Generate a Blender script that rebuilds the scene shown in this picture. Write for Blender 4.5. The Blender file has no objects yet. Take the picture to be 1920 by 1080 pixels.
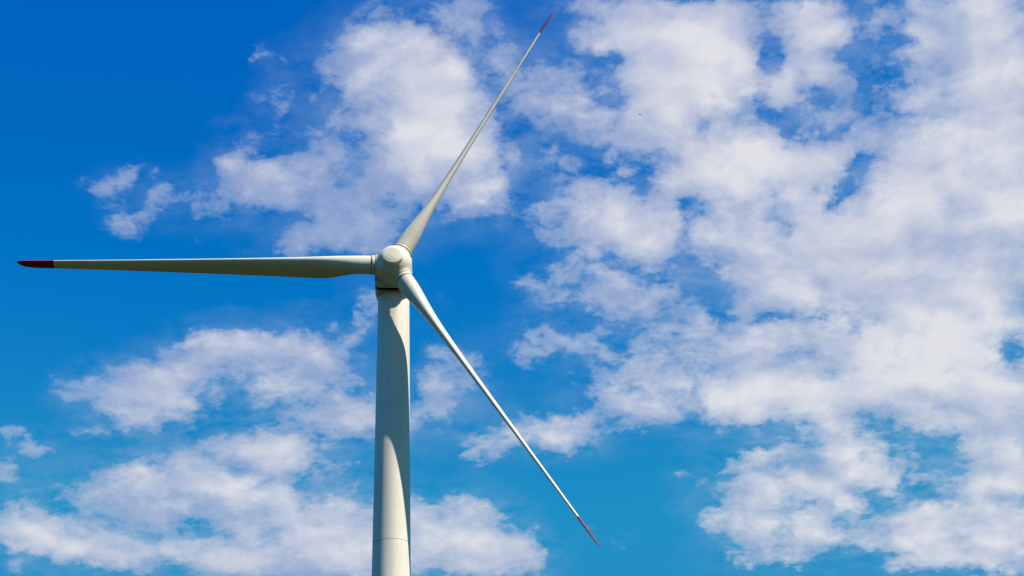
import bpy, bmesh, math
import numpy as np
from mathutils import Vector, Matrix

C = bpy.context.scene
COL = C.collection
R = math.radians

# ------------------------------------------------------------------ camera
CAM_Z = 1.6
PITCH, ROLL, FOCAL = 0.493478889, -0.0324628278, 2847.80005 / 1920.0   # focal in image widths
cam = bpy.data.cameras.new('camera')
cam.sensor_width = 36.0
cam.lens = FOCAL * 36.0
cam.clip_start = 0.5
cam.clip_end = 20000.0
cam_o = bpy.data.objects.new('camera', cam)
COL.objects.link(cam_o)
cp, sp = math.cos(PITCH), math.sin(PITCH)
cr, sr = math.cos(ROLL), math.sin(ROLL)
FWD = Vector((0, cp, sp))
RT0, UP0 = Vector((1, 0, 0)), Vector((0, -sp, cp))
RT = cr * RT0 + sr * UP0
UPV = -sr * RT0 + cr * UP0
m = Matrix((RT, UPV, -FWD)).transposed().to_4x4()
m.translation = Vector((0, 0, CAM_Z))
cam_o.matrix_world = m
C.camera = cam_o

# ------------------------------------------------------------------ exposure, sun
C.view_settings.view_transform = 'Standard'
C.view_settings.look = 'None'
C.view_settings.exposure = 0.5
C.view_settings.gamma = 1.0
SUN_EL, SUN_AZ = R(52.0), R(-28.5)          # azimuth counted from +X towards +Y
sun_dir = Vector((math.cos(SUN_EL) * math.cos(SUN_AZ), math.cos(SUN_EL) * math.sin(SUN_AZ), math.sin(SUN_EL)))
sl = bpy.data.lights.new('sun', 'SUN')
sl.energy = 5.0
sl.angle = R(0.5)
sl.color = (1.0, 0.92, 0.80)
so = bpy.data.objects.new('sun', sl)
COL.objects.link(so)
so.rotation_euler = (-sun_dir).to_track_quat('-Z', 'Y').to_euler()


# ------------------------------------------------------------------ node helpers
class NT:
    def __init__(self, tree):
        self.t = tree

    def n(self, typ, **kw):
        nd = self.t.nodes.new(typ)
        for k, v in kw.items():
            setattr(nd, k, v)
        return nd

    def put(self, sock, v):
        if isinstance(v, bpy.types.NodeSocket):
            self.t.links.new(v, sock)
        else:
            sock.default_value = v

    def m(self, op, a, b=0.0, c=0.0, clamp=False):
        nd = self.n('ShaderNodeMath', operation=op, use_clamp=clamp)
        self.put(nd.inputs[0], a)
        self.put(nd.inputs[1], b)
        self.put(nd.inputs[2], c)
        return nd.outputs[0]

    def v(self, op, a, b=(0, 0, 0), scale=None):
        nd = self.n('ShaderNodeVectorMath', operation=op)
        self.put(nd.inputs[0], a)
        self.put(nd.inputs[1], b)
        if scale is not None:
            self.put(nd.inputs['Scale'], scale)
        return nd.outputs['Value'] if op in ('DOT_PRODUCT', 'LENGTH') else nd.outputs[0]

    def noise(self, vec, scale, detail, rough, dist=0.0, lac=2.0):
        nd = self.n('ShaderNodeTexNoise')
        self.put(nd.inputs['Vector'], vec)
        nd.inputs['Scale'].default_value = scale
        nd.inputs['Detail'].default_value = detail
        nd.inputs['Roughness'].default_value = rough
        nd.inputs['Lacunarity'].default_value = lac
        nd.inputs['Distortion'].default_value = dist
        return nd

    def rng(self, v, a, b, c=0.0, d=1.0, mode='LINEAR'):
        nd = self.n('ShaderNodeMapRange', interpolation_type=mode)
        self.put(nd.inputs[0], v)
        for i, x in enumerate((a, b, c, d)):
            self.put(nd.inputs[i + 1], x)
        return nd.outputs[0]

    def mix(self, f, a, b, mode='MIX'):
        nd = self.n('ShaderNodeMix', data_type='RGBA', blend_type=mode)
        self.put(nd.inputs[0], f)
        self.put(nd.inputs[6], a)
        self.put(nd.inputs[7], b)
        return nd.outputs[2]


# ------------------------------------------------------------------ sky with its clouds
# Cloud cover of this day, charted on the sky around azimuth 0 (due +Y), elevation 28 degrees.
# Each entry: x, y, half width, half height, turn in degrees, cover (+ cloud, - gap); 100 chart units = 2 degrees.
CLOUDS = [
 # small thin scraps on the left
 (212,352,50,30,0,.50),(238,326,26,16,0,.40),(302,372,40,25,0,.50),(284,325,18,14,0,.36),(244,423,42,20,0,.52),(280,400,26,16,0,.36),
 (398,393,38,18,0,.48),(382,366,40,16,0,.40),(135,328,20,12,0,.34),(335,432,18,6,0,.22),(370,440,14,8,0,.34),(455,462,20,8,0,.3),
 (365,57,9,7,0,.16),(492,98,24,17,0,.42),(530,103,24,14,0,.36),(562,163,48,12,-5,.40),(532,185,26,18,0,.36),(482,244,48,14,-10,.46),
 (456,264,20,14,0,.36),(616,57,8,10,0,.16),
 # broken bank above the hub
 (428,306,28,24,0,.62),(478,322,55,46,0,.66),(535,330,80,44,0,.74),(500,362,60,26,0,.5),(575,292,55,22,0,.62),(612,335,34,38,0,.5),
 (648,122,46,44,0,.66),(700,88,52,34,0,.62),(775,78,46,32,0,.66),(730,130,85,55,0,.74),(800,140,60,56,0,.78),(820,212,86,88,0,.95),
 (785,195,78,75,0,.86),(835,290,105,58,0,.88),(742,255,66,66,0,.72),(672,165,40,36,0,.52),(690,230,50,56,0,.46),(640,225,28,26,0,.36),
 (628,272,70,28,0,.52),(745,330,78,46,0,.70),(850,365,92,36,0,.74),(905,300,52,60,0,.66),(940,330,24,50,0,.38),(650,402,88,46,0,.62),
 (622,440,78,34,0,.62),(700,442,48,40,0,.60),(560,466,42,13,0,.46),(765,400,40,30,0,.46),(884,150,34,52,0,.28),(905,205,36,55,0,.42),
 (712,24,48,28,0,.44),(735,50,30,24,0,.36),(855,12,80,24,0,.56),(868,46,44,24,0,.50),(922,92,24,22,0,.36),(935,70,20,20,0,.3),
 (945,112,46,24,0,.40),(955,150,60,28,0,.36),
 (650,346,28,15,0,-.8),(672,304,16,12,0,-.5),(724,238,13,9,0,-.35),(760,402,22,13,0,-.35),(592,356,14,8,0,-.3),(575,400,18,8,0,-.3),
 # veils right of the upper blade
 (1020,190,95,22,6,.60),(1100,222,85,34,8,.62),(1010,216,60,28,0,.42),(1080,135,62,18,0,.30),(1000,122,42,12,0,.26),(975,285,20,22,0,.44),
 (1030,282,26,16,0,.38),(985,312,22,12,0,.3),(970,355,18,30,0,.25),
 # the great bank, top right
 (1112,48,38,44,0,.52),(1180,50,66,58,0,.84),(1130,14,80,16,0,.5),(1300,18,140,13,0,.8),(1250,80,105,58,0,.97),(1350,70,88,70,0,.97),
 (1300,140,105,50,0,.97),(1200,150,46,56,0,.82),(1230,210,56,48,0,.86),(1290,190,80,48,0,.92),(1400,150,40,48,0,.82),(1180,262,56,56,0,.68),
 (1142,165,46,24,0,.46),(1262,262,58,30,0,.84),(1350,300,88,58,0,.97),(1424,290,58,58,0,.97),(1282,332,68,48,0,.88),(1390,352,58,38,0,.95),
 (1165,308,30,18,0,.52),(1132,368,74,36,0,.66),(1180,402,78,46,0,.86),(1162,440,88,36,0,.88),(1244,432,56,56,0,.84),(1220,482,58,20,0,.64),
 (1088,422,38,38,0,.52),(1010,410,55,18,0,.44),(1040,446,38,18,0,.36),(1332,420,38,50,0,.68),(1400,430,58,50,0,.88),(1370,482,50,38,0,.76),
 (1430,492,48,38,0,.84),
 (1542,60,58,48,0,.88),(1500,112,48,38,0,.84),(1530,18,60,13,0,.8),(1478,42,36,28,0,.72),(1542,130,38,40,0,.82),(1580,150,26,36,0,.6),
 (1472,172,38,28,0,.78),(1512,192,30,24,0,.56),(1650,30,46,38,0,.60),(1712,30,48,48,0,.72),(1722,90,46,50,0,.62),(1662,122,44,46,0,.42),
 (1724,170,46,58,0,.66),(1664,200,44,36,0,.50),(1600,262,56,46,0,.56),(1580,210,38,38,0,.54),(1642,270,28,24,0,.56),(1560,300,48,38,0,.78),
 (1845,80,110,115,0,1),(1855,205,110,85,0,1),(1865,350,160,125,0,1),(1722,332,85,66,-30,1),(1650,420,105,68,-20,1),(1540,430,105,68,0,1),
 (1500,320,78,68,0,1),(1560,520,150,60,0,.96),(1790,490,200,85,0,1),
 (1134,105,30,11,-6,-.85),(1115,183,22,8,8,-.65),(1110,277,28,10,0,-.5),(1325,232,13,17,0,-.6),(1350,210,18,8,0,-.35),(1255,292,18,9,0,-.3),
 (1155,330,28,11,20,-.5),(1200,350,18,15,0,-.45),(1292,378,16,9,0,-.65),(1290,424,12,30,0,-.35),(1288,480,22,18,0,-.55),(1010,345,42,24,-25,-.6),
 (1488,25,14,8,-30,-.75),(1530,3,18,5,0,-.8),(1446,112,8,24,0,-.9),(1448,134,20,10,0,-.95),(1481,238,14,19,0,-.95),(1494,222,12,7,0,-.6),
 (1556,192,26,10,20,-.4),(1562,253,24,11,-14,-.95),(1588,228,15,9,0,-.75),(1611,186,18,28,10,-1),(1600,97,18,14,0,-.95),(1632,112,28,26,0,-.55),
 (1688,82,26,7,-6,-.95),(1662,94,38,7,-6,-.6),(1650,146,38,10,0,-.7),(1655,184,32,9,0,-.6),(1700,125,18,6,0,-.5),(1704,160,20,5,-15,-.7),
 (1656,215,34,7,-12,-.6),(1700,212,16,4,0,-.65),(1618,305,13,13,0,-.9),(1600,325,11,12,0,-.8),(1574,366,8,26,36,-1),(1618,24,13,13,0,-.85),
 (1665,30,18,24,0,-.35),(1470,418,12,11,0,-.5),(1530,362,14,11,0,-.35),
 # middle scraps
 (1062,503,34,26,0,.56),(1144,520,52,26,0,.56),(1000,526,40,13,0,.45),(1105,545,60,22,0,.6),(1160,562,66,30,0,.64),(1222,556,32,34,0,.56),
 (1190,590,60,18,0,.46),(1270,590,36,24,0,.44),(1000,610,36,13,0,.40),(1010,648,60,18,0,.56),(1090,650,55,20,8,.52),(985,670,32,12,0,.4),
 (1130,615,28,18,0,.4),(1135,670,28,18,0,.38),(1205,648,30,18,0,.48),(1247,630,24,20,0,.42),(1330,612,55,22,0,.46),(1365,580,40,16,0,.4),
 (1310,640,34,26,0,.48),(1400,560,40,18,0,.5),
 (1190,700,50,28,0,.66),(1250,705,55,34,0,.70),(1285,725,26,22,0,.55),(1150,745,48,26,0,.60),(1215,765,60,28,0,.70),(1165,792,48,26,0,.56),
 (1265,770,32,20,0,.48),(1090,732,14,7,0,.35),(1130,735,24,14,0,.35),
 (985,805,55,28,0,.74),(1060,808,48,28,0,.80),(900,822,40,16,0,.56),(885,845,22,14,0,.5),(1112,810,20,32,0,.46),(925,835,40,22,0,.5),
 # right side, centre height
 (1385,745,75,52,0,.95),(1360,690,60,30,0,.66),(1440,690,80,44,0,.86),(1350,640,40,24,0,.56),(1440,610,60,40,0,.66),(1400,650,60,36,0,.66),
 (1500,620,90,22,0,.86),(1500,730,120,44,0,.97),(1420,778,60,22,0,.8),(1600,640,80,40,0,.9),(1560,740,120,50,0,.97),(1700,620,110,62,0,1),
 (1700,720,140,62,0,1),(1830,600,120,80,0,1),(1850,730,130,56,0,1),(1500,555,120,26,0,.86),(1640,560,120,30,0,.95),(1760,790,110,24,0,.75),
 (1870,800,70,50,0,.9),(1620,690,50,24,0,.82),(1540,680,50,22,0,.76),
 (1456,598,30,14,-10,-.75),(1500,588,32,8,0,-.6),(1535,590,14,7,0,-.6),(1594,606,14,9,40,-.65),(1620,590,30,12,0,-.25),(1530,690,16,6,10,-.55),
 (1552,698,12,5,30,-.7),(1685,652,6,16,0,-.5),(1660,652,26,5,0,-.25),(1892,652,22,18,0,-.9),(1425,590,26,14,0,-.4),(1345,585,16,12,0,-.4),
 (1480,660,16,5,0,-.35),
 # cloud low on the right
 (1400,862,34,11,-12,.62),(1440,846,50,14,-12,.66),(1500,838,44,20,0,.5),(1470,870,60,12,0,.42),(1560,800,66,22,0,.62),(1600,840,70,22,0,.72),
 (1570,850,80,40,0,.64),(1610,880,80,36,0,.86),(1660,900,42,26,0,.82),(1500,905,90,34,0,.84),(1420,940,75,44,0,.82),(1350,970,44,28,0,.6),
 (1560,935,60,26,0,.82),(1440,1000,80,34,0,.80),(1520,995,50,32,0,.84),(1400,1035,40,13,0,.5),(1480,1035,60,12,0,.7),(1600,995,60,30,0,.7),
 (1640,1015,36,22,0,.66),(1605,950,22,14,0,.5),(1300,892,40,12,0,.34),(1270,905,30,8,0,.28),(1320,925,30,16,0,.32),(1715,875,22,28,0,.5),
 (1740,890,30,10,0,.4),(1760,905,28,10,0,.5),(1700,885,20,20,0,.4),
 (1740,990,85,44,0,.92),(1780,960,60,24,0,.7),(1700,1000,55,34,0,.86),(1880,1000,80,50,0,.92),(1870,900,60,56,0,.86),(1830,920,44,40,0,.6),
 (1850,850,60,30,0,.7),(1900,870,50,60,0,.9),(1780,1045,100,28,0,.90),(1700,1060,60,18,0,.7),(1880,1060,70,22,0,.85),(1850,960,60,20,0,.66),
 (1512,826,30,16,-10,-.5),(1455,863,18,5,0,-.5),(1645,775,30,12,0,-.4),(1634,852,14,8,0,-.4),(1590,980,22,8,20,-.5),(1470,1000,14,22,0,-.5),
 (1760,835,40,20,0,-.6),(1860,850,18,14,0,-.35),(1740,925,36,16,0,-.7),(1690,1075,26,6,0,-.5),(1870,1076,30,5,0,-.5),(1890,985,24,4,0,-.35),
 (1420,820,40,12,0,-.5),
 (1120,1002,26,9,0,.22),(1175,1003,18,6,0,.2),(1170,1024,26,6,0,.26),(1220,1030,28,6,0,.26),(1255,1050,30,7,0,.22),(1315,1048,16,9,0,.24),
 # long cloud left of the tower
 (112,724,20,9,0,.44),(160,738,50,20,0,.54),(190,710,36,10,0,.42),(215,740,60,30,0,.80),(280,720,70,38,0,.88),(350,700,60,42,-15,.92),
 (395,655,36,24,0,.80),(260,765,55,32,0,.80),(330,755,44,26,0,.76),(270,795,22,16,0,.56),(400,735,36,16,0,.56),(345,795,20,12,0,.46),
 (430,680,50,38,0,.84),(470,650,60,22,0,.82),(520,660,56,34,0,.78),(570,665,50,34,0,.70),(520,720,40,28,0,.66),(600,700,48,30,0,.68),
 (650,720,40,22,0,.52),(640,680,22,26,0,.5),(672,625,28,16,-35,.56),(625,620,14,14,0,.40),(560,735,50,22,0,.52),(547,602,10,6,0,.2),
 (150,798,32,9,0,.48),(180,797,20,10,0,.42),(215,817,34,8,6,.44),(285,822,12,6,0,.3),(470,800,14,6,0,.3),(432,715,12,14,0,-.65),(440,728,22,8,0,-.5),
 (530,695,10,8,0,-.45),(395,772,16,9,0,.3),
 (600,785,62,24,0,.60),(660,790,60,32,0,.66),(565,805,30,18,0,.46),(630,755,50,16,0,.5),(800,715,26,26,0,.60),(830,745,44,34,0,.66),(810,775,40,26,0,.6),
 (855,770,20,22,0,.5),(870,740,34,22,0,.4),(835,695,24,10,0,.36),(875,720,16,14,0,.3),
 (690,560,26,18,0,.40),(675,590,16,10,0,.3),(700,595,24,20,0,.40),(820,548,20,12,0,.22),(825,575,16,14,0,.16),(820,655,36,16,0,.32),(780,600,10,20,0,.2),
 # lower left banks
 (25,810,34,14,0,.40),(50,830,34,18,20,.42),(75,850,28,14,0,.42),(90,848,16,10,0,.3),(8,880,28,22,0,.56),(20,900,20,10,0,.46),(150,895,20,6,0,.2),
 (430,840,60,26,0,.86),(500,830,66,26,0,.90),(565,840,50,16,-8,.66),(520,865,60,26,0,.90),(340,856,34,14,0,.60),(365,865,40,14,0,.66),
 (250,890,60,20,-8,.86),(300,905,90,28,6,.90),(400,905,100,34,8,.95),(470,930,90,36,0,.95),(530,925,28,30,0,.80),(200,925,60,20,0,.50),
 (250,935,70,26,0,.60),(130,920,60,14,0,.44),(330,965,80,28,0,.64),(440,975,80,16,0,.70),(290,985,40,22,0,.6),(510,965,40,22,0,.70),
 (620,875,52,10,-15,.50),(600,888,26,8,0,.36),(662,915,22,8,0,.38),(560,893,20,12,0,.26),(620,935,14,12,0,.4),
 (40,1000,70,32,0,.96),(120,1005,80,34,8,.96),(200,1025,80,34,8,.96),(50,955,50,20,0,.60),(230,1045,60,20,0,.82),(15,950,20,18,0,.46),
 (330,1020,40,26,0,.86),(400,1040,60,28,8,.92),(460,1045,50,30,0,.92),(300,1035,22,20,0,.5),(440,1070,70,14,0,.8),(30,1072,30,12,0,.46),
 (120,1045,60,14,0,.5),(480,1003,40,14,0,.44),(450,1000,14,14,0,.46),
 (560,965,44,24,0,.74),(640,960,60,24,0,.84),(560,1010,70,36,0,.84),(640,1010,80,44,0,.92),(520,1060,60,24,0,.80),(620,1060,90,28,0,.86),
 (790,960,44,20,0,.84),(850,960,50,22,0,.84),(900,975,44,22,0,.80),(830,1010,80,40,0,.94),(920,1020,66,36,0,.92),(980,1030,30,34,0,.80),
 (900,1060,90,26,0,.92),(1010,1035,20,18,0,.36),(1000,1000,12,22,0,.3),(613,935,16,14,0,.36),(1000,1065,22,16,0,.5),
 (385,985,46,12,10,-.55),(360,972,24,8,0,-.45),(430,1003,22,6,0,-.4),(475,1028,12,8,0,-.5),(290,1010,8,18,0,-.35),(405,940,30,6,0,-.25),
 (495,1000,14,10,0,-.4),(95,948,24,8,20,-.5),(160,965,20,5,0,-.35),(860,985,24,6,20,-.25),(180,1065,60,10,0,-.4),
 # thin cloud that joins the banks
 (300,960,210,46,0,.50),(600,1010,160,58,0,.74),(650,790,105,38,0,.58),(735,990,60,46,0,.80),(740,795,40,30,0,.60),(735,1050,90,40,0,.86),
 (200,930,120,24,0,.46),(560,700,110,50,0,.60),(950,110,70,50,0,.30),(1060,165,100,50,0,.34),(1055,320,60,50,0,.30),(1150,560,130,55,0,.42),
 (1100,705,80,50,0,.22),(1300,625,100,36,0,.44),(1690,180,60,110,0,.46),(1740,905,80,50,0,.30),(1560,230,90,40,0,.52),(870,700,50,60,0,.30),
 (690,70,60,40,0,.42),(860,90,60,50,0,.26),(520,190,50,60,0,.24),
]
# where the banks are lit brighter (+) or lie in their own grey shade (-)
SHADES = [
 (1790,100,34,60,0,-.40),(1860,195,110,32,0,-.40),(1780,355,50,30,0,-.25),(1780,478,150,34,0,-.50),(1500,500,120,26,0,-.25),(1340,30,140,20,0,-.15),
 (1630,200,70,60,0,-.35),(1845,50,60,36,0,.35),(1845,272,46,36,0,.28),(1720,345,64,20,0,.22),(1745,405,60,16,0,.28),(1905,390,40,70,0,.28),
 (1330,110,90,60,0,.18),(1420,320,90,50,0,.22),(1160,440,70,30,0,.12),(1630,45,60,60,0,-.2),(1540,50,40,20,0,.15),(1640,570,110,20,0,-.32),
 (1480,620,90,20,0,.15),(1790,630,70,46,0,.24),(1690,690,90,26,0,.26),(1500,745,110,24,0,.30),(1800,712,120,20,0,.24),(1560,670,90,14,0,-.3),
 (1650,760,120,26,0,-.25),(1480,665,80,16,0,-.25),(1390,760,50,24,0,.25),(1640,890,60,26,0,.26),(1530,905,60,20,0,.18),(1440,930,50,20,0,.1),
 (1500,865,60,20,0,-.25),(1860,800,80,40,0,-.2),(1740,985,44,22,0,.2),(1870,1000,60,16,0,.15),(1790,1045,60,12,0,.1),
 (825,215,60,70,0,.34),(845,280,60,26,0,.22),(650,100,50,30,0,-.15),(600,400,120,70,0,-.34),(520,330,70,30,0,-.08),(700,370,90,50,0,-.25),
 (1030,195,70,16,0,-.05),(1100,230,80,30,0,-.12),(1200,590,90,50,0,-.12),(990,815,70,18,0,.18),
 (310,720,80,20,0,.18),(480,680,70,26,0,-.1),(440,915,90,22,0,.34),(270,890,60,12,0,.14),(500,850,50,22,0,.24),(310,965,120,26,0,-.34),
 (120,1000,110,18,0,.34),(30,980,40,18,0,.18),(390,1030,60,16,0,.26),(240,1050,60,14,0,-.1),(560,1040,90,30,0,-.24),(650,990,70,26,0,.08),
 (850,1020,90,24,0,.16),(620,790,80,26,0,-.18),
]
NX, NY = 120, 62
PX, PY = 110.0, 110.0                       # margin of the chart around its core, in chart units
gx = -PX + (1920 + 2 * PX) * np.arange(NX) / (NX - 1)
gy = -PY + (1080 + 2 * PY) * np.arange(NY) / (NY - 1)
NX2, NY2 = 60, 30
gx2 = -PX + (1920 + 2 * PX) * np.arange(NX2) / (NX2 - 1)
gy2 = -PY + (1080 + 2 * PY) * np.arange(NY2) / (NY2 - 1)


def bumps(items, GX, GY, power):
    for cx_, cy_, rx_, ry_, rot_, a_ in items:
        c_, s_ = math.cos(R(rot_)), math.sin(R(rot_))
        dx, dy = GX - cx_, GY - cy_
        X = (dx * c_ + dy * s_) / rx_
        Y = (-dx * s_ + dy * c_) / ry_
        yield a_, np.exp(-0.69 * (X * X + Y * Y) ** power)


GX, GY = np.meshgrid(gx, gy)
pos = np.zeros_like(GX)
neg = np.ones_like(GX)
for a_, g in bumps(CLOUDS, GX, GY, 1.45):
    if a_ > 0:
        pos += ((a_ if a_ > 0.56 else a_ * 0.92) * g) ** 2.4
    else:
        neg *= 1 + a_ * g
FIELD = np.clip(np.minimum(pos ** (1 / 2.4), 1.12) * neg, 0, 1.1) / 1.1
GX2, GY2 = np.meshgrid(gx2, gy2)
VEIL = np.ones_like(GX2)
for a_, g in bumps([(c[0], c[1], c[2] * 1.25 + 6, c[3] * 1.25 + 6, c[4], c[5]) for c in CLOUDS if c[5] > 0], GX2, GY2, 0.9):
    VEIL *= 1 - 0.42 * a_ * g
VEIL = 1 - VEIL
SHADE = np.full_like(GX2, 0.5)
for a_, g in bumps(SHADES, GX2, GY2, 1.1):
    SHADE += 1.25 * a_ * g
SHADE = np.clip(SHADE, 0, 1)

world = bpy.data.worlds.new('World')
C.world = world
world.use_nodes = True
world.cycles.sampling_method = 'MANUAL'
world.cycles.sample_map_resolution = 512
wt = world.node_tree
wt.nodes.clear()
N = NT(wt)
STR = 0.10
tc = N.n('ShaderNodeTexCoord')
D = tc.outputs['Generated']
# direction coordinates on the chart (tangent plane of the sky at the chart centre)
df = N.m('MAXIMUM', N.v('DOT_PRODUCT', D, tuple(FWD)), 0.02)
du = N.m('DIVIDE', N.v('DOT_PRODUCT', D, tuple(RT)), df)
dv = N.m('DIVIDE', N.v('DOT_PRODUCT', D, tuple(UPV)), df)
K = 2847.8
W_, H_ = 1920 + 2 * PX, 1080 + 2 * PY
cu = N.m('MULTIPLY_ADD', du, K / W_, (960 + PX) / W_)
cv = N.m('MULTIPLY_ADD', dv, -K / H_, (540 + PY) / H_)
# the cloud deck is a level layer: its own texture is stretched by the viewing elevation
sep = N.n('ShaderNodeSeparateXYZ')
N.put(sep.inputs[0], D)
dz = N.m('MAXIMUM', N.m('ADD', sep.outputs[2], 0.35), 0.1)
comb = N.n('ShaderNodeCombineXYZ')
N.put(comb.inputs[0], N.m('DIVIDE', sep.outputs[0], dz))
N.put(comb.inputs[1], N.m('DIVIDE', sep.outputs[1], dz))
deck = comb.outputs[0]
warp = N.noise(deck, 10.0, 5, 0.6)
wv = N.v('SUBTRACT', warp.outputs['Color'], (0.5, 0.5, 0.5))
ws = N.n('ShaderNodeSeparateXYZ')
N.put(ws.inputs[0], wv)
warp2 = N.noise(deck, 48.0, 6, 0.65)
wf = N.n('ShaderNodeSeparateXYZ')
N.put(wf.inputs[0], N.v('SUBTRACT', warp2.outputs['Color'], (0.5, 0.5, 0.5)))
cuw = N.m('MULTIPLY_ADD', ws.outputs[0], 0.036, N.m('MULTIPLY_ADD', wf.outputs[0], 0.030, cu))
cvw = N.m('MULTIPLY_ADD', ws.outputs[1], 0.050, N.m('MULTIPLY_ADD', wf.outputs[1], 0.044, cv))


def chart(grid, u_, v_):
    """read a chart of the sky: one curve for every row, neighbouring rows blended"""
    ny, nx = grid.shape
    vrow = N.m('MULTIPLY', v_, float(ny - 1))
    acc = 0.0
    for j in range(ny):
        row = grid[j]
        fc = N.n('ShaderNodeFloatCurve')
        cm = fc.mapping
        cm.use_clip = True
        cur = cm.curves[0]
        keep = [i for i in range(1, nx - 1) if max(abs(row[i] - row[i - 1]), abs(row[i] - row[i + 1])) > 0.003]
        cur.points[0].location = (0, float(row[0]))
        cur.points[1].location = (1, float(row[-1]))
        for i in keep:
            cur.points.new(i / (nx - 1), float(row[i]))
        for p in cur.points:
            p.handle_type = 'AUTO_CLAMPED'
        cm.update()
        N.put(fc.inputs['Value'], u_)
        w = N.m('SUBTRACT', 1.0, N.m('ABSOLUTE', N.m('SUBTRACT', vrow, float(j))), clamp=True)
        acc = N.m('MULTIPLY_ADD', w, fc.outputs[0], acc)
    return acc


acc = chart(FIELD, cuw, cvw)
shd = chart(SHADE, cuw, cvw)
# unseen sky beyond the chart: invented cloud, kept sparse to limit fill light
far = N.noise(deck, 1.6, 4, 0.5)
farc = N.rng(far.outputs['Fac'], 0.54, 0.80, 0.0, 0.8)
eu = N.m('ABSOLUTE', N.m('SUBTRACT', cu, 0.5))
ev = N.m('ABSOLUTE', N.m('SUBTRACT', cv, 0.5))
edge = N.rng(N.m('MAXIMUM', eu, ev), 0.465, 0.50, 0.0, 1.0)
back = N.rng(N.v('DOT_PRODUCT', D, tuple(FWD)), 0.1, 0.2, 1.0, 0.0)
edge = N.m('MAXIMUM', edge, back)
cover = N.m('ADD', N.m('MULTIPLY', acc, N.m('SUBTRACT', 1.0, edge)), N.m('MULTIPLY', farc, edge))
# puffs, ragged edges and wisps
puff = N.noise(deck, 16.0, 12, 0.65, 0.2)
fine = N.noise(N.v('ADD', deck, (3.1, 7.7, 1.3)), 70.0, 7, 0.62, 0.4)
nz = N.m('ADD', N.m('MULTIPLY', N.m('SUBTRACT', puff.outputs['Fac'], 0.5), 1.75),
         N.m('MULTIPLY', N.m('SUBTRACT', fine.outputs['Fac'], 0.5), N.rng(cover, 0.45, 1.0, 1.0, 0.45)))
gate = N.m('MULTIPLY', N.rng(cover, 0.03, 0.25, 0.10, 1.0), N.rng(cover, 0.6, 1.0, 1.0, 0.30))
dens = N.m('ADD', cover, N.m('MULTIPLY', nz, gate))
# an edge that forms quickly, and a body that closes up slowly
rim = N.rng(dens, 0.10, 0.40, 0.0, 1.0, 'SMOOTHSTEP')
body = N.rng(dens, 0.15, 1.0, 0.30, 1.0)
alpha = N.m('MULTIPLY', rim, body)
alpha = N.m('MULTIPLY', alpha, N.rng(cover, 0.28, 0.62, 0.80, 1.0))
# thin veil that surrounds the banks and hangs in their gaps
wisp = N.noise(N.v('MULTIPLY', deck, (0.8, 1.0, 1.0)), 26.0, 11, 0.66, 0.15)
wide = chart(VEIL, cuw, cvw)
veil = N.m('MULTIPLY', N.rng(wide, 0.12, 0.80, 0.0, 0.46), N.rng(wisp.outputs['Fac'], 0.38, 0.64, 0.04, 1.0))
alpha = N.m('SUBTRACT', 1.0, N.m('MULTIPLY', N.m('SUBTRACT', 1.0, alpha), N.m('SUBTRACT', 1.0, veil)))
lump = N.noise(N.v('ADD', deck, (1.7, 2.9, 0.4)), 11.0, 6, 0.5)
above = N.noise(N.v('ADD', deck, (0.006, -0.016, 0.0)), 16.0, 5, 0.5, 0.25)
here = N.noise(deck, 16.0, 5, 0.5, 0.25)
relief = N.m('SUBTRACT', here.outputs['Fac'], above.outputs['Fac'])
shade = N.m('ADD', N.rng(dens, 0.25, 1.05, -0.20, 0.20), N.m('MULTIPLY', N.m('SUBTRACT', lump.outputs['Fac'], 0.5), 0.55))
shade = N.m('ADD', shade, N.m('MULTIPLY', relief, 1.8))
shade = N.m('ADD', shade, N.rng(cu, 0.15, 0.85, -0.32, 0.04))
shade = N.m('ADD', shade, shd, clamp=True)
cloud = N.mix(shade, (0.415 / STR, 0.485 / STR, 0.675 / STR, 1), (0.78 / STR, 0.78 / STR, 0.815 / STR, 1))
cloud = N.mix(N.rng(alpha, 0.15, 0.70, 1.0, 0.0), cloud, (0.36 / STR, 0.51 / STR, 0.70 / STR, 1))
sky = N.n('ShaderNodeTexSky', sky_type='NISHITA')
sky.sun_disc = False
sky.sun_elevation = SUN_EL
sky.sun_rotation = math.pi / 2 - SUN_AZ
sky.air_density = 1.0
sky.dust_density = 0.3
sky.ozone_density = 3.0
# deep, clean blue of a polarised day: each channel of the physical sky gets its own contrast
sk = N.n('ShaderNodeSeparateColor')
N.put(sk.inputs[0], sky.outputs[0])
r_ = N.m('MULTIPLY', N.m('MAXIMUM', N.m('SUBTRACT', sk.outputs[0], 1.0), 0.0), 0.35)
g_ = N.m('MINIMUM', N.m('MULTIPLY', N.m('POWER', N.m('MULTIPLY', sk.outputs[1], STR), 1.68), 3.26 / STR), 2.75)
b_ = N.m('MULTIPLY', N.m('POWER', N.m('MULTIPLY', sk.outputs[2], STR), 0.40), 0.862 / STR)
ck = N.n('ShaderNodeCombineColor')
N.put(ck.inputs[0], N.m('MINIMUM', r_, 0.9))
N.put(ck.inputs[1], g_)
N.put(ck.inputs[2], N.m('MINIMUM', b_, 5.6))  # the caps also dim the unseen bright horizon, so shaded faces stay darker
base = ck.outputs[0]
col = N.mix(N.m('MULTIPLY', alpha, 0.96), base, cloud)
bg = N.n('ShaderNodeBackground')
bg.inputs['Strength'].default_value = STR / 2 ** 0.5      # exposure is half a stop up
N.put(bg.inputs['Color'], col)
wo = N.n('ShaderNodeOutputWorld')
wt.links.new(bg.outputs[0], wo.inputs['Surface'])


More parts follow.
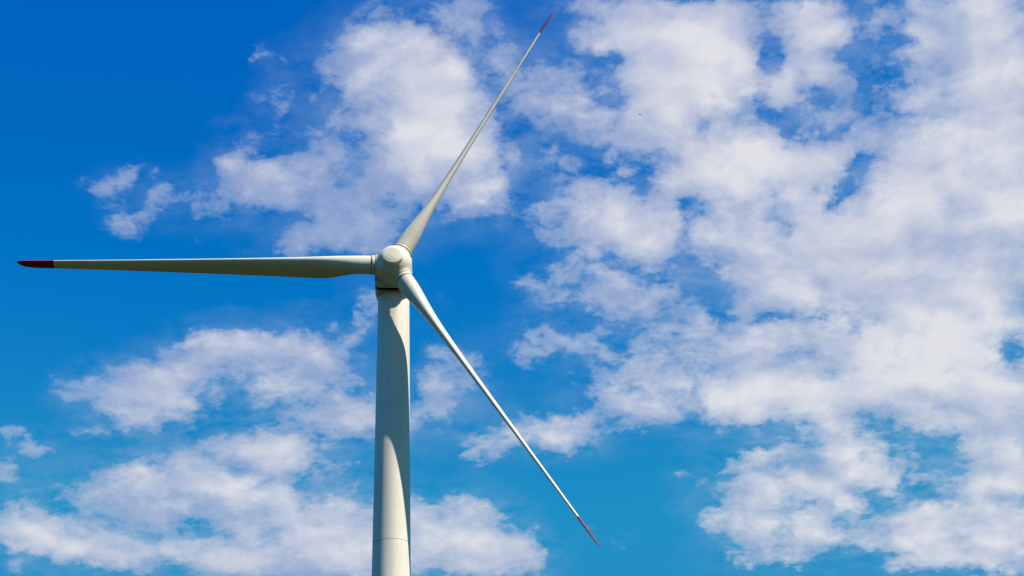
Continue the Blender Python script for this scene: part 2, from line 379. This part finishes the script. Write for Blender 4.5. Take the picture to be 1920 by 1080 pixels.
# ------------------------------------------------------------------ materials
def material(name, color, rough=0.4, spec=0.5, dirt=None, dirt_amt=0.0, streak=(1, 1, 0.12), scale=1.2, coat=0.0, metal=0.0):
    mt = bpy.data.materials.new(name)
    mt.use_nodes = True
    t = NT(mt.node_tree)
    b = mt.node_tree.nodes['Principled BSDF']
    tcn = t.n('ShaderNodeTexCoord')
    vec = t.v('MULTIPLY', tcn.outputs['Object'], streak)
    n1 = t.noise(vec, scale, 8, 0.6)
    n2 = t.noise(tcn.outputs['Object'], scale * 0.22, 3, 0.5)
    f = t.m('MULTIPLY', t.rng(n1.outputs['Fac'], 0.45, 0.75), dirt_amt)
    c2 = tuple(x * 0.93 for x in color) + (1,)
    c = t.mix(t.rng(n2.outputs['Fac'], 0.35, 0.65), tuple(color) + (1,), c2)
    if dirt:
        c = t.mix(f, c, tuple(dirt) + (1,))
    t.put(b.inputs['Base Color'], c)
    t.put(b.inputs['Roughness'], t.rng(n1.outputs['Fac'], 0.3, 0.7, rough - 0.06, rough + 0.08))
    b.inputs['Specular IOR Level'].default_value = spec
    b.inputs['Metallic'].default_value = metal
    b.inputs['Coat Weight'].default_value = coat
    return mt


M_TOWER = material('tower_paint', (0.74, 0.70, 0.58), 0.42, 0.4, (0.40, 0.38, 0.30), 0.34, (1, 1, 0.05), 1.3)
M_BLADE = material('blade_paint', (0.70, 0.66, 0.54), 0.5, 0.3, (0.42, 0.38, 0.28), 0.32, (1, 1, 0.25), 1.0)
M_HUB = material('hub_paint', (0.68, 0.63, 0.50), 0.40, 0.4, (0.45, 0.42, 0.32), 0.22, (1, 1, 1), 1.0)
M_CAP = material('nose_cap_paint', (0.82, 0.78, 0.64), 0.45, 0.4, (0.5, 0.46, 0.36), 0.2, (1, 1, 1), 2.0)
M_NAC = material('nacelle_paint', (0.58, 0.57, 0.46), 0.45, 0.4, (0.4, 0.38, 0.30), 0.25, (1, 1, 1), 0.8)
M_RED = material('red_tip_paint', (0.27, 0.008, 0.014), 0.5, 0.3, (0.22, 0.01, 0.012), 0.3, (1, 1, 1), 1.5)
M_DARK = material('dark_gap', (0.008, 0.008, 0.007), 0.9, 0.05)
M_SEAM = material('seam_sealant', (0.42, 0.42, 0.38), 0.6, 0.3)
M_DOOR = material('door_paint', (0.35, 0.38, 0.38), 0.45, 0.4)
M_BIRD = material('dark_feathers', (0.035, 0.032, 0.03), 0.7, 0.2)

mg = bpy.data.materials.new('grass_field')
mg.use_nodes = True
t = NT(mg.node_tree)
b = mg.node_tree.nodes['Principled BSDF']
tcn = t.n('ShaderNodeTexCoord')
g1 = t.noise(tcn.outputs['Object'], 0.02, 8, 0.6)
g2 = t.noise(tcn.outputs['Object'], 1.5, 6, 0.7)
gc = t.mix(g1.outputs['Fac'], (0.017, 0.025, 0.002, 1), (0.028, 0.034, 0.003, 1))
gc = t.mix(t.rng(g2.outputs['Fac'], 0.35, 0.7, 0.0, 0.6), gc, (0.012, 0.020, 0.001, 1))
t.put(b.inputs['Base Color'], gc)
b.inputs['Roughness'].default_value = 0.9
b.inputs['Specular IOR Level'].default_value = 0.1


# ------------------------------------------------------------------ mesh helpers
def link(name, bm, mat, parent=None, smooth=True, angle=40):
    me = bpy.data.meshes.new(name)
    bmesh.ops.recalc_face_normals(bm, faces=bm.faces)
    bm.to_mesh(me)
    bm.free()
    me.materials.append(mat)
    if smooth:
        for p in me.polygons:
            p.use_smooth = True
        me.set_sharp_from_angle(angle=R(angle))
    o = bpy.data.objects.new(name, me)
    COL.objects.link(o)
    if parent:
        o.parent = parent
    return o


def loft(bm, rings, cap0=True, cap1=True):
    vs = [[bm.verts.new(p) for p in ring] for ring in rings]
    n = len(rings[0])
    for a, b_ in zip(vs[:-1], vs[1:]):
        for i in range(n):
            bm.faces.new((a[i], a[(i + 1) % n], b_[(i + 1) % n], b_[i]))
    if cap0:
        bm.faces.new(list(reversed(vs[0])))
    if cap1:
        bm.faces.new(vs[-1])
    return vs


def lathe(bm, prof, o, ax, e1, e2, seg=96, cap0=False, cap1=False):
    """revolve (distance along ax, radius) pairs"""
    rings = []
    for x, r in prof:
        rings.append([o + ax * x + (e1 * math.cos(2 * math.pi * k / seg) + e2 * math.sin(2 * math.pi * k / seg)) * max(r, 1e-4)
                      for k in range(seg)])
    return loft(bm, rings, cap0, cap1)


# ------------------------------------------------------------------ ground
bm = bmesh.new()
nr, ns = 36, 96
rs = [0.0] + [4 * 1.25 ** i for i in range(nr)]
rng_ = np.random.default_rng(4)
vs = [[bm.verts.new((0, 60, 0))]]
for r_ in rs[1:]:
    ring = []
    for k in range(ns):
        a = 2 * math.pi * k / ns
        x, y = r_ * math.cos(a), 60 + r_ * math.sin(a)
        h = 0 if r_ < 150 else min(1, (r_ - 150) / 400) * (2.5 * math.sin(x * 0.004 + 1) + 2 * math.cos(y * 0.0053))
        ring.append(bm.verts.new((x, y, h)))
    vs.append(ring)
for k in range(ns):
    bm.faces.new((vs[0][0], vs[1][k], vs[1][(k + 1) % ns]))
for a_, b_ in zip(vs[1:-1], vs[2:]):
    for k in range(ns):
        bm.faces.new((a_[k], b_[k], b_[(k + 1) % ns], a_[(k + 1) % ns]))
g = link('ground', bm, mg)
g['kind'] = 'structure'

# ------------------------------------------------------------------ wind turbine
TX, TY = -12.69659685, 143.6742365
axis = Vector((0.05566624, -0.99679803, 0.05740173)).normalized()      # where the nose points
side = Vector((0, 0, 1)).cross(axis).normalized()
lift = axis.cross(side).normalized()
HUB = Vector((-12.50051751, 140.16310453, 78.60219245 + CAM_Z))
TOP = 76.45 + CAM_Z
PHI = 3.16209632
CONE = 0.0539938754
RAD = 38.46
BETA = R(66.0)
base_pt = Vector((TX, TY, 0))

turbine = bpy.data.objects.new('wind_turbine', None)
COL.objects.link(turbine)
turbine.location = base_pt
turbine['label'] = 'white three-bladed wind turbine with dark red blade tips against the cloudy blue sky'
turbine['category'] = 'wind turbine'


def loc(p):                      # world point to the turbine's own coordinates
    return p - base_pt


HUBL = loc(HUB)


def tower_r(z):
    return 1.66 + (TOP - z) * 0.0079


bm = bmesh.new()
Zs = Vector((0, 0, 1))
prof = []
z = 0.25
while z < TOP - 0.02:
    prof.append((z, tower_r(z)))
    z += 1.5
prof += [(TOP - 0.05, tower_r(TOP)), (TOP, tower_r(TOP) - 0.03)]
lathe(bm, prof, Vector((0, 0, 0)), Zs, Vector((1, 0, 0)), Vector((0, 1, 0)), 128, True, True)
tower = link('tower', bm, M_TOWER, turbine)
for zc in (49.0 + CAM_Z, 24.0 + CAM_Z):
    bm = bmesh.new()
    r0 = tower_r(zc)
    lathe(bm, [(zc - 0.045, r0 - 0.01), (zc - 0.04, r0 + 0.005), (zc + 0.04, r0 + 0.005), (zc + 0.045, r0 - 0.01)],
          Vector((0, 0, 0)), Zs, Vector((1, 0, 0)), Vector((0, 1, 0)), 128)
    link('section_joint', bm, M_SEAM, tower)
# foundation collar and the access door at the foot
bm = bmesh.new()
lathe(bm, [(-0.2, 3.4), (0.25, 3.2), (0.3, 2.2)], Vector((0, 0, 0)), Zs, Vector((1, 0, 0)), Vector((0, 1, 0)), 64, True, True)
link('foundation', bm, material('foundation_concrete', (0.33, 0.32, 0.29), 0.85, 0.2), turbine)
bm = bmesh.new()
rings = []
for y_ in (-2.18, -2.36):
    ring = []
    for k in range(20):
        a = math.pi * k / 19
        ring.append(Vector((0.42 * math.cos(a), y_, 2.2 + 0.42 * math.sin(a))))
    ring += [Vector((-0.42, y_, 0.5)), Vector((0.42, y_, 0.5))]
    rings.append(ring)
loft(bm, rings)
link('door', bm, M_DOOR, tower)


# --- nacelle: flat-bottomed rounded shell lofted along the axis
def section(x, hw, top, bot, rad, dy=0.0, n_=16):
    """closed ring at distance -x behind the hub centre; rounded box"""
    pts = []
    cs = [(hw - rad, top - rad, 0), (-(hw - rad), top - rad, 90), (-(hw - rad), -bot + rad, 180), (hw - rad, -bot + rad, 270)]
    for cx, cy, a0 in cs:
        for k in range(n_):
            a = R(a0 + 90 * k / (n_ - 1))
            pts.append(HUBL - axis * x + side * (cx + rad * math.cos(a)) + lift * (cy + rad * math.sin(a) + dy))
    return pts


HW = 1.95
bm = bmesh.new()
secs = [(1.02, HW - .10, 1.85, 1.80, .6), (1.06, HW, 1.95, 1.93, 0.6), (1.40, HW, 1.97, 1.95, 0.5)]
loft(bm, [section(*s_) for s_ in secs])
nac_front = link('generator_cover', bm, M_NAC, turbine)
bm = bmesh.new()
loft(bm, [section(1.30, HW - 0.05, 1.88, 1.86, 0.42), section(2.04, HW - 0.05, 1.88, 1.86, 0.42)])
link('ventilation_gap', bm, M_DARK, turbine)
bm = bmesh.new()
secs = [(2.00, HW, 1.98, 1.95, 0.5), (2.6, HW + .01, 2.0, 1.95, 0.5), (3.6, HW, 2.0, 1.95, 0.55), (4.6, HW - .06, 1.98, 1.93, 0.7),
        (5.6, HW - .32, 1.93, 1.88, 0.95), (6.6, HW - .62, 1.8, 1.72, 1.0), (7.4, 1.02, 1.55, 1.42, .9), (7.9, .66, 1.2, 1.0, .62), (8.1, .3, .8, .55, .28)]
loft(bm, [section(*s_) for s_ in secs])
nacelle = link('nacelle', bm, M_NAC, turbine)
# weather mast on the roof of the nacelle
bm = bmesh.new()
o_ = HUBL - axis * 6.0 + lift * 1.8
lathe(bm, [(0, .04), (1.1, .03)], o_, lift, side, axis, 10, True, True)
lathe(bm, [(-.4, .025), (.4, .025)], o_ + lift * 1.0, side, lift, axis, 8, True, True)
for s_ in (-1, 1):
    lathe(bm, [(0, .07), (.12, .09), (.2, .02)], o_ + lift * 1.0 + side * .38 * s_, lift, side, axis, 12, True, True)
link('weather_mast', bm, M_DARK, nacelle)
# dark yaw ring between tower and nacelle
bm = bmesh.new()
rt = tower_r(TOP)
lathe(bm, [(TOP - 0.02, rt - 0.12), (TOP + 0.26, rt - 0.10)], Vector((0, 0, 0)), Zs, Vector((1, 0, 0)), Vector((0, 1, 0)), 96, True, True)
link('yaw_ring', bm, M_DARK, turbine)


# --- hub: a rounded ball with three stubs, and a disc-shaped nose cap
def blade_frame(k):
    a = PHI - k * 2 * math.pi / 3 + (0, 0.0035, -0.0015)[k]      # blades sag a little
    d0 = math.cos(a) * side + math.sin(a) * lift
    t_ = -(axis.cross(d0))                      # leading direction
    d = d0 * math.cos(CONE) + axis * math.sin(CONE)
    n2 = d.cross(t_)
    if n2.dot(axis) < 0:
        n2 = -n2
    return d.normalized(), t_.normalized(), n2.normalized(), (1.006, 0.998, 1.0)[k]


FR = [blade_frame(k) for k in range(3)]
RH = 1.98
ROOT_R = 0.985
# signed-distance style displacement: start from a dense sphere, push it out to stub cylinders smoothly
def smax(a, b_, k):
    h = max(k - abs(a - b_), 0) / k
    return max(a, b_) + h * h * k * 0.25


def smin(a, b_, k):
    return -smax(-a, -b_, k)


def hub_sdf(p):
    x = p.dot(axis)
    q = p - axis * x
    rr = q.length
    # ball, lengthened to the back
    if x < 0:
        d = rr - RH * (1 - 0.03 * min(1, -x / 1.0))
        ball = smax(d, -x - 0.98, 0.12)
    else:
        ball = p.length - RH
        ball = smax(ball, x - 1.72, 0.08)
    for d_, t_, n_, q_ in FR:
        l = p.dot(d_)
        ra = (p - d_ * l).length
        cyl = smax(ra - (ROOT_R + 0.06), abs(l - 1.0) - 0.92, 0.06)
        ball = smin(ball, cyl, 0.28)
    return ball


# lat/long directions around the axis: march outwards to the surface
bm = bmesh.new()
nth, nph = 150, 260
rings = []
for i in range(nth + 1):
    th = math.pi * (i + 0.02) / (nth + 0.04)
    ring = []
    for k in range(nph):
        ph = 2 * math.pi * k / nph
        dr = axis * math.cos(th) + (side * math.cos(ph) + lift * math.sin(ph)) * math.sin(th)
        lo, hi = 0.5, 2.9
        for _ in range(17):
            mid = (lo + hi) / 2
            if hub_sdf(dr * mid) > 0:
                hi = mid
            else:
                lo = mid
        ring.append(HUBL + dr * lo)
    rings.append(ring)
loft(bm, rings)
hub = link('hub', bm, M_HUB, turbine, angle=50)

bm = bmesh.new()
e1, e2 = side, lift
prof = [(1.20, 1.13), (1.60, 1.11), (1.78, 1.10), (1.82, 1.08), (1.85, 1.03), (1.875, 0.90), (1.91, 0.70), (1.898, 0.69), (1.90, 0.665),
        (1.915, 0.655), (1.935, 0.42), (1.925, 0.41), (1.926, 0.385), (1.94, 0.375), (1.95, 0.18), (1.952, 0.01)]
lathe(bm, [(x + .33, q) for x, q in prof], HUBL, axis, e1, e2, 96, False, True)
link('nose_cap', bm, M_CAP, hub, angle=30)

# --- blades: chord, thickness and pitch-axis offset along the span (metres)
SP = np.array([2.02, 2.6, 3.6, 4.4, 5.2, 6.2, 7.2, 8.2, 9.5, 11.5, 14.0, 17.0, 20.5, 25.0, 30.0, 34.5, 36.6, 37.6, 38.1, 38.35, 38.46])
CHD = np.array([1.96, 1.96, 1.98, 2.10, 2.32, 2.58, 2.70, 2.66, 2.55, 2.38, 2.20, 2.00, 1.78, 1.52, 1.24, 1.03, .95, .80, .56, .34, .08])
THK = np.array([1.96, 1.96, 1.92, 1.80, 1.62, 1.38, 1.18, 1.02, .88, .74, .62, .53, .46, .38, .31, .25, .21, .17, .12, .07, .02])
LEO = np.array([.98, .98, .98, .99, .99, .98, .96, .93, .89, .83, .76, .68, .60, .50, .40, .32, .29, .27, .25, .20, .10])   # leading edge offset
TWI = np.radians(np.array([0, 0, 0, 0, 0, 0, 0, 0, 0, 0, 0, 0, .5, 1, 1.5, 2, 2, 2, 2, 2, 2]))
RND = np.array([1, 1, .97, .85, .65, .4, .22, .1, .03, 0, 0, 0, 0, 0, 0, 0, 0, 0, 0, 0, 0])
NS = 96


def foil(c, th, rnd):
    """ring of (x from leading edge backwards, y) - blend of ellipse and aerofoil"""
    pts = []
    for k in range(NS):
        a = 2 * math.pi * k / NS
        x = 0.5 * (1 - math.cos(a))
        sgn = 1 if math.sin(a) >= 0 else -1
        yt = 5 * (0.2969 * math.sqrt(x) - 0.1260 * x - 0.3516 * x * x + 0.2843 * x ** 3 - 0.1036 * x ** 4)   # half thickness, t = 1
        cam_ = 0.10 * x * (1 - x) * (1 - rnd)
        yf = sgn * yt * th + cam_ * c * 0.5
        ye = 0.5 * th * math.sin(a)
        pts.append((x * c, ye * rnd + yf * (1 - rnd)))
    return pts


def blade_rings(fr, r_list):
    d, t_, n2, q_ = fr
    rings = []
    for r_ in r_list:
        c = float(np.interp(r_, SP, CHD))
        th = float(np.interp(r_, SP, THK))
        le = float(np.interp(r_, SP, LEO))
        rn = float(np.interp(r_, SP, RND))
        be = BETA + float(np.interp(r_, SP, TWI))
        ex = t_ * math.cos(be) + n2 * math.sin(be)          # towards the leading edge
        ey = -t_ * math.sin(be) + n2 * math.cos(be)         # towards the suction face
        rings.append([HUBL + d * (r_ * fr[3]) + ex * (le - x) - ey * y for x, y in foil(c, th, rn)])
    return rings


TIP0 = 34.75
labels = ['blade reaching left with its underside in shade', 'blade pointing up to the right', 'blade pointing down to the right']
for k in (0, 1, 2):
    fr = FR[k]
    bm = bmesh.new()
    rl = list(np.concatenate([np.arange(2.02, 10, 0.25), np.arange(10, TIP0, 0.7), [TIP0]]))
    loft(bm, blade_rings(fr, rl))
    bl = link('blade', bm, M_BLADE, turbine, angle=60)
    bl['label'] = labels[k]
    bm = bmesh.new()
    rl = list(np.concatenate([[TIP0 + 0.004], np.arange(TIP0 + .3, 37.4, 0.3), np.arange(37.4, 38.46, 0.06), [38.46]]))
    loft(bm, blade_rings(fr, rl))
    link('blade_tip', bm, M_RED, bl, angle=60)
    # collar: raised ring on the stub and dark joint
    d, t_, n2, q_ = fr
    bm = bmesh.new()
    r1 = ROOT_R
    lathe(bm, [(1.955, r1 - .02), (1.96, r1 + .04), (1.99, r1 + .055), (2.05, r1 + .065), (2.16, r1 + .065), (2.24, r1 + .045), (2.29, r1 + .01), (2.30, r1 - .03)],
          HUBL, d, t_, n2, 96)
    link('root_collar', bm, M_HUB, bl, angle=30)
    bm = bmesh.new()
    lathe(bm, [(1.91, r1 - .05), (1.91, r1 + .035), (1.965, r1 + .035), (1.965, r1 - .05)], HUBL, d, t_, n2, 96)
    lathe(bm, [(2.285, r1 - .05), (2.285, r1 + .022), (2.325, r1 + .022), (2.325, r1 - .05)], HUBL, d, t_, n2, 96)
    link('bearing_seal', bm, M_DARK, bl, angle=30)


# ------------------------------------------------------------------ two far birds
def bird(name, p, span, heading, label, bank=0.0):
    bm = bmesh.new()
    s_ = span / 1.0
    # body: one spindle, wings: two swept thin lofts grown from it
    body = [(-.30, .012, .03), (-.22, .035, .02), (-.10, .055, .045), (.02, .06, .055), (.12, .048, .048), (.18, .032, .034), (.22, .034, .034), (.255, .02, .02), (.29, .004, .004)]
    rings = [[Vector((w_ * math.cos(2 * math.pi * k / 12), x, h_ * math.sin(2 * math.pi * k / 12))) for k in range(12)] for x, w_, h_ in body]
    loft(bm, rings)
    for sg in (-1, 1):
        W = [(.02, .10, -.09, 0.01), (.16, .12, -.06, .05), (.30, .09, -.05, .075), (.42, .02, -.06, .06), (.50, -.06, -.08, .04)]
        rings = []
        for wx, fy, by, z_ in W:
            th_ = .012 * (1 - wx)
            rings.append([Vector((sg * wx, fy, z_)), Vector((sg * wx, (fy + by) / 2, z_ + th_)), Vector((sg * wx, by, z_)), Vector((sg * wx, (fy + by) / 2, z_ - th_))])
        loft(bm, rings)
    for v_ in bm.verts:
        v_.co = v_.co * s_
    o = link(name, bm, M_BIRD)
    o.location = p
    o.rotation_euler = (0, bank, heading)
    o['label'] = label
    o['category'] = 'bird'
    o['group'] = 'far birds in the sky'
    return o


bird('bird', Vector((36.93, 347.74, 241.73)), 1.0, 0.9, 'tiny dark bird far away against the white cloud, just right of the upper blade tip', 0.3)
bird('bird', Vector((104.63, 364.2, 232.23)), 1.0, 2.2, 'tiny dark bird far away at the right against the big white cloud bank', -0.3)
